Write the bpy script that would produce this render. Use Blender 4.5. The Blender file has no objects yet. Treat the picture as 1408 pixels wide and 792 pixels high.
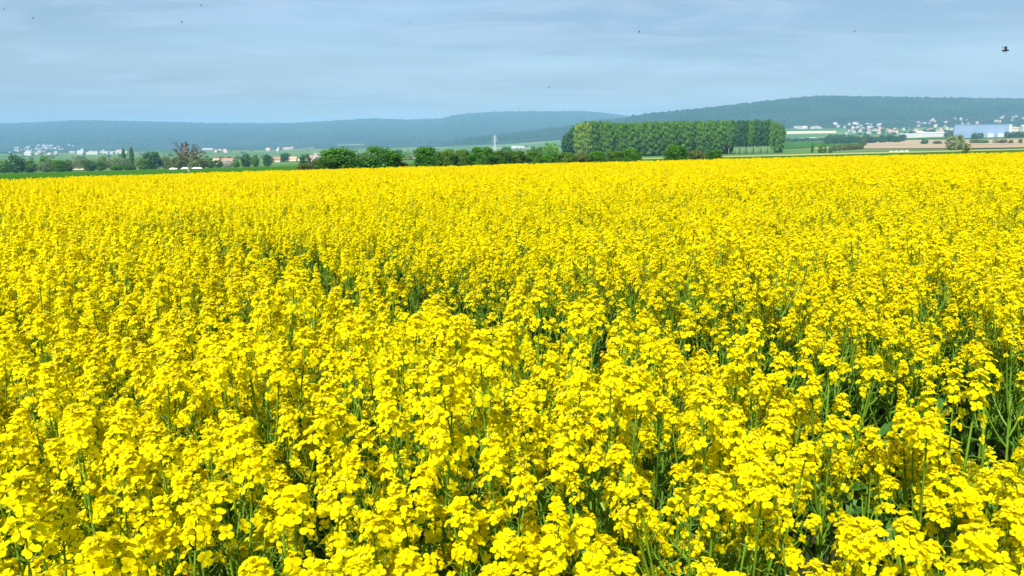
import bpy, math, random
import numpy as np
from mathutils import Vector, Matrix, Euler

random.seed(7); rng = np.random.default_rng(7)
R = math.radians
scene = bpy.context.scene
COL = scene.collection

# ------------------------------------------------------------------ camera
FPX, W0, H0, HOR = 1017.0, 1408.0, 792.0, 204.0
PITCH = math.atan((H0/2-HOR)/FPX)
CZ = 1.80
cam_d = bpy.data.cameras.new('camera'); cam = bpy.data.objects.new('camera', cam_d); COL.objects.link(cam)
cam_d.sensor_width = 36; cam_d.lens = 36*FPX/W0; cam_d.clip_start = 0.05; cam_d.clip_end = 40000
cam.location = (0, 0, CZ); cam.rotation_euler = (math.pi/2-PITCH, 0, 0)
scene.camera = cam

# ------------------------------------------------------------------ sky, sun, exposure
SUN_EL, SUN_AZ = R(53), R(205)            # azimuth clockwise from +Y: behind the camera, to the left
world = bpy.data.worlds.new('World'); scene.world = world; world.use_nodes = True
nt = world.node_tree; nt.nodes.clear()
def N(t, typ, **kw):
    n = t.nodes.new(typ)
    for k, v in kw.items(): setattr(n, k, v)
    return n
def L(t, a, b): t.links.new(a, b)
out = N(nt, 'ShaderNodeOutputWorld'); bg = N(nt, 'ShaderNodeBackground'); bg.inputs[1].default_value = 0.085
sky = N(nt, 'ShaderNodeTexSky', sky_type='NISHITA', sun_disc=False, sun_elevation=SUN_EL, sun_rotation=SUN_AZ,
        air_density=1.0, dust_density=0.6, ozone_density=1.6)
tc = N(nt, 'ShaderNodeTexCoord'); sep = N(nt, 'ShaderNodeSeparateXYZ'); L(nt, tc.outputs['Generated'], sep.inputs[0])
zc = N(nt, 'ShaderNodeMath', operation='MAXIMUM'); L(nt, sep.outputs[2], zc.inputs[0]); zc.inputs[1].default_value = 0.0
za = N(nt, 'ShaderNodeMath', operation='ADD'); L(nt, zc.outputs[0], za.inputs[0]); za.inputs[1].default_value = 0.06
dx = N(nt, 'ShaderNodeMath', operation='DIVIDE'); L(nt, sep.outputs[0], dx.inputs[0]); L(nt, za.outputs[0], dx.inputs[1])
dy = N(nt, 'ShaderNodeMath', operation='DIVIDE'); L(nt, sep.outputs[1], dy.inputs[0]); L(nt, za.outputs[0], dy.inputs[1])
cmb = N(nt, 'ShaderNodeCombineXYZ'); L(nt, dx.outputs[0], cmb.inputs[0]); L(nt, dy.outputs[0], cmb.inputs[1])
def cloud(scale, sx, sy, detail, rough, dist, lo, hi, off):
    mp = N(nt, 'ShaderNodeMapping'); L(nt, cmb.outputs[0], mp.inputs[0])
    mp.inputs['Scale'].default_value = (sx, sy, 1); mp.inputs['Location'].default_value = off
    mp.inputs['Rotation'].default_value = (0, 0, R(12))
    nz = N(nt, 'ShaderNodeTexNoise'); L(nt, mp.outputs[0], nz.inputs['Vector'])
    nz.inputs['Scale'].default_value = scale; nz.inputs['Detail'].default_value = detail
    nz.inputs['Roughness'].default_value = rough; nz.inputs['Distortion'].default_value = dist
    mr = N(nt, 'ShaderNodeMapRange', interpolation_type='SMOOTHSTEP'); L(nt, nz.outputs[0], mr.inputs[0])
    mr.inputs[1].default_value = lo; mr.inputs[2].default_value = hi
    return mr.outputs[0]
veil = cloud(0.50, 0.55, 1.0, 6, 0.55, 0.5, 0.30, 0.66, (3.1, 1.7, 0))
streak = cloud(1.25, 0.62, 1.15, 9, 0.60, 1.1, 0.38, 0.74, (0.4, 5.2, 0))
def mixc(fac, a, b):
    m = N(nt, 'ShaderNodeMix', data_type='RGBA')
    if isinstance(fac, float): m.inputs[0].default_value = fac
    else: L(nt, fac, m.inputs[0])
    for s, v in ((6, a), (7, b)):
        if isinstance(v, tuple): m.inputs[s].default_value = v
        else: L(nt, v, m.inputs[s])
    return m.outputs[2]
def scalef(v, k, add=0.0):
    m = N(nt, 'ShaderNodeMath', operation='MULTIPLY_ADD'); L(nt, v, m.inputs[0]); m.inputs[1].default_value = k; m.inputs[2].default_value = add
    return m.outputs[0]
VEIL = (1.95, 2.70, 3.70, 1); STREAK = (3.9, 4.5, 5.8, 1); HORIZON = (3.1, 2.7, 2.4, 1)
hz_ = N(nt, 'ShaderNodeMapRange', interpolation_type='SMOOTHSTEP'); L(nt, zc.outputs[0], hz_.inputs[0])   # the veil is seen edge-on towards the horizon
hz_.inputs[1].default_value = 0.0; hz_.inputs[2].default_value = 0.17; hz_.inputs[3].default_value = 0.95; hz_.inputs[4].default_value = 0.0
c0 = mixc(scalef(veil, 0.62, 0.22), sky.outputs[0], VEIL)
c1 = mixc(hz_.outputs[0], c0, HORIZON)
c2 = mixc(scalef(streak, 0.62), c1, STREAK)
L(nt, c2, bg.inputs[0]); L(nt, bg.outputs[0], out.inputs[0])

sd = bpy.data.lights.new('sun', 'SUN'); sun = bpy.data.objects.new('sun', sd); COL.objects.link(sun)
sd.energy = 5.0; sd.angle = R(0.53); sd.color = (1.0, 0.955, 0.87)
sdir = Vector((math.sin(SUN_AZ)*math.cos(SUN_EL), math.cos(SUN_AZ)*math.cos(SUN_EL), math.sin(SUN_EL)))
sun.rotation_euler = (-sdir).to_track_quat('-Z', 'Y').to_euler(); sun.location = (0, 0, 60)

vs = scene.view_settings
scene.display_settings.display_device = 'sRGB'; vs.view_transform = 'Standard'; vs.look = 'None'
vs.exposure = 0.88; vs.gamma = 1.0; vs.use_curve_mapping = False
cy = scene.cycles
cy.max_bounces = 7; cy.diffuse_bounces = 4; cy.transmission_bounces = 4; cy.glossy_bounces = 2
cy.transparent_max_bounces = 4; cy.volume_bounces = 1; cy.use_denoising = True
cy.caustics_reflective = False; cy.caustics_refractive = False

# ------------------------------------------------------------------ materials
def mat(name, c1, c2=None, scale=5.0, rough=0.7, trans=0.0, tcol=None, spec=0.3, c3=None, objrand=0.0, bump=0.0, coord='Object', detail=3, stretch=None):
    m = bpy.data.materials.new(name); m.use_nodes = True; t = m.node_tree; t.nodes.clear()
    o = N(t, 'ShaderNodeOutputMaterial'); p = N(t, 'ShaderNodeBsdfPrincipled')
    p.inputs['Roughness'].default_value = rough; p.inputs['Specular IOR Level'].default_value = spec
    c4 = lambda c: (c[0], c[1], c[2], 1)
    colout = None
    if c2 is not None:
        if coord == 'World':
            g = N(t, 'ShaderNodeNewGeometry'); vec = g.outputs['Position']
        else:
            tcn = N(t, 'ShaderNodeTexCoord'); vec = tcn.outputs['Object']
        if stretch:
            mp = N(t, 'ShaderNodeMapping'); L(t, vec, mp.inputs[0]); mp.inputs['Scale'].default_value = stretch[:3]
            if len(stretch) > 3: mp.inputs['Rotation'].default_value = (0, 0, stretch[3])
            vec = mp.outputs[0]
        nz = N(t, 'ShaderNodeTexNoise'); nz.inputs['Scale'].default_value = scale; nz.inputs['Detail'].default_value = detail
        L(t, vec, nz.inputs['Vector'])
        rp = N(t, 'ShaderNodeValToRGB'); L(t, nz.outputs[0], rp.inputs[0])
        rp.color_ramp.elements[0].position = 0.36; rp.color_ramp.elements[1].position = 0.64
        rp.color_ramp.elements[0].color = c4(c1); rp.color_ramp.elements[1].color = c4(c2)
        if c3 is not None:
            e = rp.color_ramp.elements.new(0.5); e.color = c4(c3)
        colout = rp.outputs[0]
        if bump:
            b = N(t, 'ShaderNodeBump'); b.inputs['Strength'].default_value = bump; L(t, nz.outputs[0], b.inputs['Height']); L(t, b.outputs[0], p.inputs['Normal'])
    else:
        rgb = N(t, 'ShaderNodeRGB'); rgb.outputs[0].default_value = c4(c1); colout = rgb.outputs[0]
    if objrand:
        oi = N(t, 'ShaderNodeObjectInfo'); hs = N(t, 'ShaderNodeHueSaturation')
        mr = N(t, 'ShaderNodeMapRange'); L(t, oi.outputs['Random'], mr.inputs[0]); mr.inputs[3].default_value = 1-objrand; mr.inputs[4].default_value = 1+objrand
        L(t, mr.outputs[0], hs.inputs['Value']); L(t, colout, hs.inputs['Color'])
        mh = N(t, 'ShaderNodeMapRange'); L(t, oi.outputs['Random'], mh.inputs[0]); mh.inputs[3].default_value = .5+objrand*.06; mh.inputs[4].default_value = .5-objrand*.06
        L(t, mh.outputs[0], hs.inputs['Hue'])
        colout = hs.outputs[0]
    L(t, colout, p.inputs['Base Color'])
    if trans:
        tr = N(t, 'ShaderNodeBsdfTranslucent'); mx = N(t, 'ShaderNodeMixShader'); mx.inputs[0].default_value = trans
        if tcol: tr.inputs[0].default_value = c4(tcol)
        else: L(t, colout, tr.inputs[0])
        L(t, p.outputs[0], mx.inputs[1]); L(t, tr.outputs[0], mx.inputs[2]); L(t, mx.outputs[0], o.inputs[0])
    else:
        L(t, p.outputs[0], o.inputs[0])
    return m

M = {}
M['petal'] = mat('petal', (0.80, 0.68, 0.0), (0.88, 0.83, 0.004), scale=22, rough=0.6, trans=0.55, spec=0.05, c3=(0.85, 0.74, 0.001), objrand=0.08)
M['bud'] = mat('bud', (0.42, 0.42, 0.01), (0.60, 0.52, 0.01), scale=60, rough=0.5, trans=0.15)
M['stamen'] = mat('stamen', (0.55, 0.40, 0.0), (0.50, 0.50, 0.01), scale=400, rough=0.6)
M['stem'] = mat('stem', (0.09, 0.20, 0.010), (0.17, 0.30, 0.02), scale=14, rough=0.45, spec=0.4, trans=0.08)
M['pod'] = mat('pod', (0.08, 0.19, 0.008), (0.17, 0.31, 0.022), scale=30, rough=0.42, spec=0.4, trans=0.1)
M['rape_leaf'] = mat('rape_leaf', (0.03, 0.10, 0.012), (0.06, 0.16, 0.022), scale=18, rough=0.5, trans=0.2)
M['soil'] = mat('soil', (0.02, 0.022, 0.009), (0.04, 0.04, 0.018), scale=3.0, rough=0.95, coord='World', bump=0.5, detail=8, spec=0.0)
M['meadow'] = mat('meadow', (0.05, 0.10, 0.03), (0.15, 0.17, 0.085), scale=0.004, rough=0.9, coord='World', detail=6, c3=(0.075, 0.16, 0.04), spec=0.0)
M['cereal'] = mat('cereal', (0.024, 0.085, 0.003), (0.045, 0.125, 0.007), scale=0.05, rough=0.8, coord='World', detail=8, spec=0.0)
M['cereal_dark'] = mat('cereal_dark', (0.03, 0.095, 0.003), (0.055, 0.135, 0.006), scale=0.10, rough=0.8, coord='World', detail=8, spec=0.0)
M['headland'] = mat('headland', (0.05, 0.12, 0.006), (0.13, 0.20, 0.012), scale=0.6, rough=0.9, coord='World', detail=8, spec=0.0)
M['plough'] = mat('plough', (0.25, 0.20, 0.125), (0.34, 0.265, 0.175), scale=0.01, rough=0.95, coord='World', detail=7, spec=0.0)
M['stubble'] = mat('stubble', (0.48, 0.42, 0.24), (0.58, 0.52, 0.33), scale=0.012, rough=0.95, coord='World', detail=6, spec=0.0)
M['olive_field'] = mat('olive_field', (0.19, 0.25, 0.08), (0.29, 0.30, 0.12), scale=0.012, rough=0.9, coord='World', detail=6, spec=0.0)
M['pale_field'] = mat('pale_field', (0.26, 0.27, 0.15), (0.36, 0.34, 0.20), scale=0.012, rough=0.95, coord='World', detail=6, spec=0.0)
M['forest_floor'] = mat('forest_floor', (0.010, 0.024, 0.012), (0.02, 0.04, 0.018), scale=0.006, rough=0.95, coord='World', detail=8, spec=0.0)
M['forest'] = mat('forest', (0.007, 0.028, 0.014), (0.020, 0.048, 0.022), scale=0.0045, rough=0.9, coord='World', detail=6, objrand=0.22, spec=0.0)
def foliage(name, a, b, s=0.9, tr=0.22, orand=0.12): M[name] = mat(name, a, b, scale=s, rough=0.6, trans=tr, spec=0.2, objrand=orand, detail=4)
foliage('leaf_dark', (0.033, 0.125, 0.003), (0.09, 0.26, 0.009))
foliage('leaf_hedge', (0.045, 0.12, 0.003), (0.105, 0.22, 0.009))
foliage('leaf_mid', (0.055, 0.16, 0.02), (0.11, 0.25, 0.035))
foliage('leaf_light', (0.09, 0.24, 0.03), (0.15, 0.34, 0.04))
foliage('leaf_poplar', (0.085, 0.21, 0.024), (0.12, 0.26, 0.032), s=0.35, tr=.35, orand=0.10)
foliage('leaf_poplar_gold', (0.14, 0.25, 0.03), (0.23, 0.34, 0.05), s=0.35, orand=0.2)
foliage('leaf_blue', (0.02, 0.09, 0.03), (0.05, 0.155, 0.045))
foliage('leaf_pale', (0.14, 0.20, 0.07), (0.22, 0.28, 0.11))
foliage('leaf_brown', (0.085, 0.12, 0.02), (0.15, 0.18, 0.035))
foliage('leaf_rust', (0.12, 0.06, 0.025), (0.17, 0.10, 0.03))
foliage('blossom', (0.50, 0.50, 0.42), (0.70, 0.70, 0.62))
foliage('leaf_maroon', (0.06, 0.042, 0.036), (0.20, 0.135, 0.11))
M['bark'] = mat('bark', (0.10, 0.075, 0.05), (0.19, 0.15, 0.11), scale=6, rough=0.9, detail=6)
M['bark_pale'] = mat('bark_pale', (0.34, 0.27, 0.19), (0.46, 0.38, 0.29), scale=5, rough=0.9, detail=6)
M['twig'] = mat('twig', (0.20, 0.145, 0.12), (0.33, 0.25, 0.22), scale=4, rough=0.9)
M['white_wall'] = mat('white_wall', (0.46, 0.45, 0.43), (0.58, 0.57, 0.55), scale=0.3, rough=0.8)
M['cream_wall'] = mat('cream_wall', (0.55, 0.46, 0.34), (0.66, 0.57, 0.44), scale=0.3, rough=0.8)
M['stone_wall'] = mat('stone_wall', (0.32, 0.29, 0.26), (0.42, 0.38, 0.34), scale=0.3, rough=0.85)
M['red_roof'] = mat('red_roof', (0.26, 0.14, 0.10), (0.36, 0.20, 0.15), scale=0.5, rough=0.85)
M['pink_roof'] = mat('pink_roof', (0.42, 0.25, 0.19), (0.52, 0.33, 0.26), scale=0.5, rough=0.85)
M['grey_roof'] = mat('grey_roof', (0.22, 0.21, 0.21), (0.36, 0.34, 0.33), scale=0.5, rough=0.8)
M['glass_dark'] = mat('glass_dark', (0.04, 0.05, 0.06), rough=0.15, spec=0.5)
M['blue_metal'] = mat('blue_metal', (0.20, 0.28, 0.42), (0.23, 0.31, 0.46), scale=0.05, rough=0.5)
M['white_metal'] = mat('white_metal', (0.46, 0.48, 0.48), (0.56, 0.57, 0.58), scale=0.2, rough=0.5)
M['steel'] = mat('steel', (0.55, 0.57, 0.58), (0.70, 0.72, 0.73), scale=0.4, rough=0.45)
M['steel_dark'] = mat('steel_dark', (0.14, 0.16, 0.16), (0.22, 0.24, 0.24), scale=0.4, rough=0.5)
M['sheet'] = mat('sheet', (0.78, 0.78, 0.76), (0.86, 0.86, 0.85), scale=1.2, rough=0.6)
M['insect'] = mat('insect', (0.010, 0.009, 0.010), (0.03, 0.025, 0.02), scale=300, rough=0.4)
M['wing'] = mat('wing', (0.10, 0.10, 0.10), (0.2, 0.2, 0.2), scale=300, rough=0.25, trans=0.5)

# ------------------------------------------------------------------ mesh helper
class MB:
    def __init__(s): s.v = []; s.f = []; s.m = []
    def add(s, verts, faces, mi=0):
        b = len(s.v); s.v.extend([tuple(p) for p in verts])
        for f in faces: s.f.append(tuple(b+i for i in f)); s.m.append(mi)
    def merge(s, o, mtx=None, mmap=None):
        b = len(s.v)
        if mtx is None: s.v.extend(o.v)
        else:
            a = np.array(o.v) @ np.array(mtx.to_3x3()).T + np.array(mtx.translation)
            s.v.extend(map(tuple, a.tolist()))
        s.f.extend([tuple(b+i for i in f) for f in o.f])
        s.m.extend(o.m if mmap is None else [mmap[i] for i in o.m])
    def tube(s, pts, rad, n=5, mi=0, cap=True):
        pts = [Vector(p) for p in pts]; rings = []
        for i, p in enumerate(pts):
            d = (pts[min(i+1, len(pts)-1)]-pts[max(i-1, 0)])
            if d.length < 1e-9: d = Vector((0, 0, 1))
            d.normalize(); a = d.cross(Vector((0.31, 0.17, 0.93)))
            if a.length < 1e-3: a = d.cross(Vector((1, 0, 0)))
            a.normalize(); b = d.cross(a)
            r = rad[i] if hasattr(rad, '__len__') else rad
            rings.append([p+(a*math.cos(2*math.pi*k/n)+b*math.sin(2*math.pi*k/n))*r for k in range(n)])
        vs_ = [q for r_ in rings for q in r_]; fs = []
        for i in range(len(pts)-1):
            for k in range(n):
                fs.append((i*n+k, i*n+(k+1) % n, (i+1)*n+(k+1) % n, (i+1)*n+k))
        if cap and n > 2: fs.append(tuple(range((len(pts)-1)*n, len(pts)*n))); fs.append(tuple(reversed(range(n))))
        s.add(vs_, fs, mi)
    def box(s, c, d, mi=0):
        x, y, z = c; a, b, e = d[0]/2, d[1]/2, d[2]/2
        v = [(x+i*a, y+j*b, z+k*e) for k in (-1, 1) for j in (-1, 1) for i in (-1, 1)]
        s.add(v, [(0, 2, 3, 1), (4, 5, 7, 6), (0, 1, 5, 4), (1, 3, 7, 5), (3, 2, 6, 7), (2, 0, 4, 6)], mi)
    def octa(s, c, ax, l, r, mi=0):
        ax = Vector(ax).normalized(); a = ax.cross(Vector((0.3, 0.2, 0.93))).normalized(); b = ax.cross(a); c = Vector(c)
        v = [c-ax*l*.5, c+a*r, c+b*r, c-a*r, c-b*r, c+ax*l*.5]
        s.add(v, [(0, 2, 1), (0, 3, 2), (0, 4, 3), (0, 1, 4), (5, 1, 2), (5, 2, 3), (5, 3, 4), (5, 4, 1)], mi)
    def mesh(s, name, mats, smooth=True):
        me = bpy.data.meshes.new(name); me.from_pydata(s.v, [], s.f)
        for m_ in mats: me.materials.append(M[m_])
        if len(mats) > 1: me.polygons.foreach_set('material_index', s.m)
        me.polygons.foreach_set('use_smooth', [smooth]*len(s.f)); me.update()
        return me
def link(name, data, parent=None, loc=None, rot=None, scale=None):
    o = bpy.data.objects.new(name, data); COL.objects.link(o)
    if parent is not None: o.parent = parent
    if loc is not None: o.location = loc
    if rot is not None: o.rotation_euler = rot
    if scale is not None: o.scale = scale if hasattr(scale, '__len__') else (scale,)*3
    return o
def tag(o, label, cat, group=None):
    o['label'] = label; o['category'] = cat
    if group: o['group'] = group
    return o
def struct(o, label=None, kind='structure'):
    o['kind'] = kind
    if label: o['label'] = label
    return o

# ------------------------------------------------------------------ terrain
CP, SP = math.cos(PITCH), math.sin(PITCH)
def u_of(px): return (np.asarray(px, float)-W0/2)/FPX*CP
def px_of(u): return u*FPX/CP+W0/2
TD = np.log([500, 900, 1400, 2200, 3200])
TPX = np.array([-300, 0, 350, 700, 1050, 1408, 1800.])
TROW = np.array([[242, 237.5, 229, 220, 211, 202.5, 198],
                 [230, 226, 221, 214, 205, 194.5, 190],
                 [222, 219, 216, 210, 198, 186.5, 183],
                 [216, 214, 212, 206, 189, 177.5, 175],
                 [211, 209, 206, 201, 179, 168.5, 167]])
A_PX = [-400, 0, 60, 110, 200, 290, 400, 450, 510, 560, 608, 622, 640, 680, 740, 800, 830, 860, 900, 1000, 1408, 1800]
A_ROW = [174, 172.5, 170, 167.5, 169, 171.5, 171.5, 169, 165, 167, 165, 161, 158.5, 156, 155, 155, 157.5, 161.5, 166, 175, 180, 180]
C_PX = [-400, 600, 800, 870, 900, 950, 1000, 1060, 1100, 1130, 1250, 1408, 1800]
C_ROW = [230, 200, 175, 164, 159, 154, 148.5, 141.5, 137, 135.5, 137.5, 139.5, 142]
def sstep(a, b, x):
    t = np.clip((x-a)/(b-a), 0, 1); return t*t*(3-2*t)
def zrow(row, Y):   # height that projects to this row at distance Y
    t = (H0/2-row)/FPX
    return CZ + Y*(t*CP-SP)/(CP+t*SP)
def plane(X, Y):
    return 22*np.tanh(0.025*X/22) - 12*np.tanh(0.012*Y/12*1.0)*np.where(Y > 0, 1, 1)
def terrain(X, Y):
    X = np.asarray(X, float); Y = np.asarray(Y, float)
    zp = 22*np.tanh(0.025*X/22) - 0.012*np.clip(Y, -600, 900)
    Ys = np.maximum(Y, 300.0)
    px = np.clip(px_of(X/Ys), -300, 1800)
    lD = np.log(np.clip(Ys, 500, 3200))
    rows = np.array([np.interp(px, TPX, r) for r in TROW])
    rows = rows.reshape(5, -1); lf = lD.reshape(-1); res = np.empty_like(lf)
    ii = np.clip(np.searchsorted(TD, lf)-1, 0, 3)
    t = (lf-TD[ii])/(TD[ii+1]-TD[ii]); k = np.arange(lf.size)
    res = rows[ii, k]*(1-t)+rows[ii+1, k]*t
    rb = res.reshape(px.shape)
    Yb = np.minimum(Ys, 9000)
    zb = zrow(rb, np.minimum(Yb, 3400))
    rA = np.interp(px, A_PX, A_ROW); rC = np.interp(px, C_PX, C_ROW)
    tA = sstep(3600, 8200, Ys); tC = sstep(2900, 4200, Ys)
    zA = zrow(rb*(1-tA)+rA*tA, np.minimum(Ys, 8200)) - 0.10*np.maximum(Ys-8200, 0)
    zC = zrow(rb*(1-tC)+np.minimum(rC, rb)*tC, np.minimum(Ys, 4200)) - 0.10*np.maximum(Ys-4200, 0)
    zh = np.maximum(zA, zC)
    zf = np.where(Ys > 2900, np.maximum(zb-np.maximum(Ys-3400, 0)*.05, zh), zb)
    w = sstep(420, 640, Y)
    return zp*(1-w)+zf*w
def T(x, y): return float(terrain(np.array([x]), np.array([y]))[0])
def row_of(X, Y, Z):
    dz = Z-CZ; return H0/2-FPX*(Y*SP+dz*CP)/(Y*CP-dz*SP)
def at(px, D):
    x = float(u_of(px))*D; return Vector((x, D, T(x, D)))
def D_from(px, row, d0, d1):
    Ds = np.linspace(d0, d1, 400); X = float(u_of(px))*Ds
    r = row_of(X, Ds, terrain(X, Ds)); return float(Ds[np.argmin(np.abs(r-row))])

def grid_mesh(name, P, wrap, mname):
    nr, na = P.shape[:2]; me = bpy.data.meshes.new(name)
    i = np.arange(nr-1)[:, None]; j = np.arange(na if wrap else na-1)[None, :]; j2 = (j+1) % na
    f = np.stack([i*na+j, i*na+j2, (i+1)*na+j2, (i+1)*na+j], -1).reshape(-1, 4)
    me.vertices.add(nr*na); me.vertices.foreach_set('co', P.reshape(-1).astype(np.float32))
    me.loops.add(f.size); me.loops.foreach_set('vertex_index', f.reshape(-1).astype(np.int32))
    me.polygons.add(len(f)); me.polygons.foreach_set('loop_start', np.arange(0, f.size, 4, dtype=np.int32))
    me.polygons.foreach_set('use_smooth', np.ones(len(f), bool))
    me.update(calc_edges=True); me.validate(); me.materials.append(M[mname]); return me
az = np.concatenate([np.linspace(-180, -44, 30)[:-1], np.linspace(-44, 44, 620), np.linspace(44, 180, 30)[1:-1]])
azr = np.radians(az)
def polar(name, radii, mname, label):
    X = radii[:, None]*np.sin(azr)[None]; Y = radii[:, None]*np.cos(azr)[None]
    Z = terrain(X, Y)
    return struct(link(name, grid_mesh(name, np.stack([X, Y, Z], -1)[:, ::-1], True, mname)), label)
polar('ground', np.concatenate([[0.02], np.geomspace(0.5, 3300, 150)]), 'meadow', 'green valley floor beneath all the fields')
polar('hills', np.concatenate([np.linspace(3290, 9000, 190), np.linspace(9100, 11500, 8)]), 'forest_floor', 'long blue wooded ridges closing the valley')

def drape(name, pxa, pxb, Da, Db, mname, label, off=None, nx=24, ny=10, Da2=None, Db2=None):
    """field sheet lying on the terrain; Da/Db nearest and farthest distance at pxa, Da2/Db2 at pxb"""
    Da2 = Da if Da2 is None else Da2; Db2 = Db if Db2 is None else Db2
    s = np.linspace(0, 1, nx)[None, :]; t = np.linspace(0, 1, ny)[:, None]
    D = (Da*(1-s)+Da2*s)*(1-t)+(Db*(1-s)+Db2*s)*t
    X = u_of(pxa+(pxb-pxa)*s)*D
    if off is None: off = 0.02+0.0006*D
    Z = terrain(X, D)+off
    return struct(link(name, grid_mesh(name, np.stack([X, D, Z], -1)[:, ::-1], False, mname)), label)

# ------------------------------------------------------------------ fields of the valley
drape('soil', -400, 1800, 0.25, 44.5, 'soil', 'dark soil under the rapeseed crop', off=0.01, ny=20)
drape('headland', -420, 1830, 44.5, 90, 'headland', 'rough olive grass strip along the far edge of the rapeseed', off=0.02, ny=8)
drape('cereal_field', -420, 640, 90.2, 395, 'cereal', 'young green cereal field behind the rapeseed on the left', off=0.05, ny=16, nx=60)
drape('cereal_field', 640.5, 1830, 90.2, 240, 'cereal_dark', 'green cereal field behind the rapeseed on the right', off=0.05, ny=10, nx=60)
drape('cereal_field', 641, 1830, 240.5, 330, 'olive_field', 'pale olive strip behind the right cereal field', ny=8, nx=50)
def fld(name, pxa, pxb, r0, r1, dlo, dhi, mname, label, r0b=None, r1b=None):
    r0b = r0 if r0b is None else r0b; r1b = r1 if r1b is None else r1b
    return drape(name, pxa, pxb, D_from(pxa, r0, dlo, dhi), D_from(pxa, r1, dlo, dhi), mname, label,
                 Da2=D_from(pxb, r0b, dlo, dhi), Db2=D_from(pxb, r1b, dlo, dhi), off=0.5)
fld('ploughed_field', 1120, 1420, 205.8, 201.5, 340, 1300, 'plough', 'pinkish tan ploughed field below the blue hall', 203.5, 190.5)
fld('ploughed_field', 1190, 1330, 199.5, 193, 340, 1400, 'plough', 'tan field strip left of the pale round willow', 197.5, 192.5)
fld('meadow', 1215, 1425, 199.3, 198.2, 340, 1400, 'olive_field', 'thin green strip crossing the tan fields below the blue hall', 197.2, 196.0)
fld('meadow', 1230, 1425, 192.4, 190.2, 500, 1800, 'cereal', 'green strip at the foot of the blue hall', 190.0, 187.8)
fld('meadow', 1060, 1190, 206, 193.6, 340, 1500, 'cereal', 'bluish green meadow right of the poplar wood', 200.5, 192.5)
fld('stubble_field', 1076, 1148, 184.5, 181.0, 1500, 3000, 'stubble', 'cream strip of field above the far tree line', 183, 180)
fld('stubble_field', 362, 445, 223.0, 219.8, 430, 1500, 'stubble', 'cream field strip left of the two round bushes', 221.5, 218.6)
fld('stubble_field', 548, 578, 219.6, 217.4, 500, 1500, 'stubble', 'cream field strip glimpsed between round bush and hedge')
fld('stubble_field', 548, 578, 215.8, 213.2, 500, 1700, 'stubble', 'pale strip of field above the cream one between bush and hedge')
fld('stubble_field', 96, 116, 234.5, 231.5, 420, 900, 'stubble', 'small cream strip in the gap of the left tree belt')
fld('meadow', 115, 245, 208.4, 203.5, 2400, 3290, 'cereal', 'pale green meadow at the foot of the left ridge', 210.0, 206.6)
fld('stubble_field', 366, 432, 206.6, 206.0, 2500, 5600, 'pale_field', 'thin pale strip climbing the foot of the left ridge', 203.6, 202.9)
fld('stubble_field', 442, 522, 200.4, 199.8, 2600, 6200, 'pale_field', 'thin pale strip on the slope above the round bushes', 198.6, 197.8)
fld('stubble_field', 672, 742, 204.2, 203.0, 1900, 3200, 'pale_field', 'pale strip of field right of the white pylon')

# ------------------------------------------------------------------ rapeseed: shared pieces
def petal_pts(n):
    if n == 2: return [(.0010, .0010, 0), (.0050, .0044, .0010), (.0098, .0058, .0004), (.0128, .0034, -.0014)]
    return [(.0010, .0012, 0), (.0070, .0058, .0012), (.0128, .0036, -.0010)]
def flower_mb(lod, seed):
    r = random.Random(seed); b = MB(); cup = r.uniform(-.05, .55)
    for k in range(4):
        a = k*math.pi/2 + (0.25 if k % 2 else -0.25)*r.random() + r.uniform(-.1, .1); cu = cup+r.uniform(-.2, .2); s = r.uniform(.88, 1.1)
        rot = Matrix.Rotation(a, 4, 'Z') @ Matrix.Rotation(-cu, 4, 'Y') @ Matrix.Scale(s, 4)
        if lod == 0:
            pts = petal_pts(2); v = []
            for (x, w, z) in pts:
                v += [(x, -w, z+.0009*(w/.0058)), (x, 0, z-.0003), (x, w, z+.0009*(w/.0058)*r.uniform(.3, 1.5))]
            v.append((.0137, 0, -.0021)); f = []
            for i in range(3):
                for j in range(2): f.append((i*3+j, i*3+j+1, i*3+j+4, i*3+j+3))
            f += [(9, 10, 12), (10, 11, 12)]
        else:
            pts = petal_pts(1); v = []
            for (x, w, z) in pts: v += [(x, -w, z+.0006), (x, w, z)]
            f = [(0, 1, 3, 2), (2, 3, 5, 4)]
        b.add([rot @ Vector(p) for p in v], f, 0)
    if lod == 0:
        for k in range(5):
            a = k*1.2566; b.octa((math.cos(a)*.0016, math.sin(a)*.0016, .0035), (math.cos(a)*.3, math.sin(a)*.3, 1), .005, .0006, 1)
        b.tube([(0, 0, -.004), (0, 0, .001)], [.0006, .0010], 3, 2, cap=False)
    return b
FL0 = [flower_mb(0, 10+i) for i in range(6)]
FL1 = [flower_mb(1, 30+i) for i in range(6)]
def axis_mtx(d, spin, loc, s):
    q = Vector(d).to_track_quat('Z', 'Y').to_matrix().to_4x4()
    return Matrix.Translation(loc) @ q @ Matrix.Rotation(spin, 4, 'Z') @ Matrix.Scale(s, 4)
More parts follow.
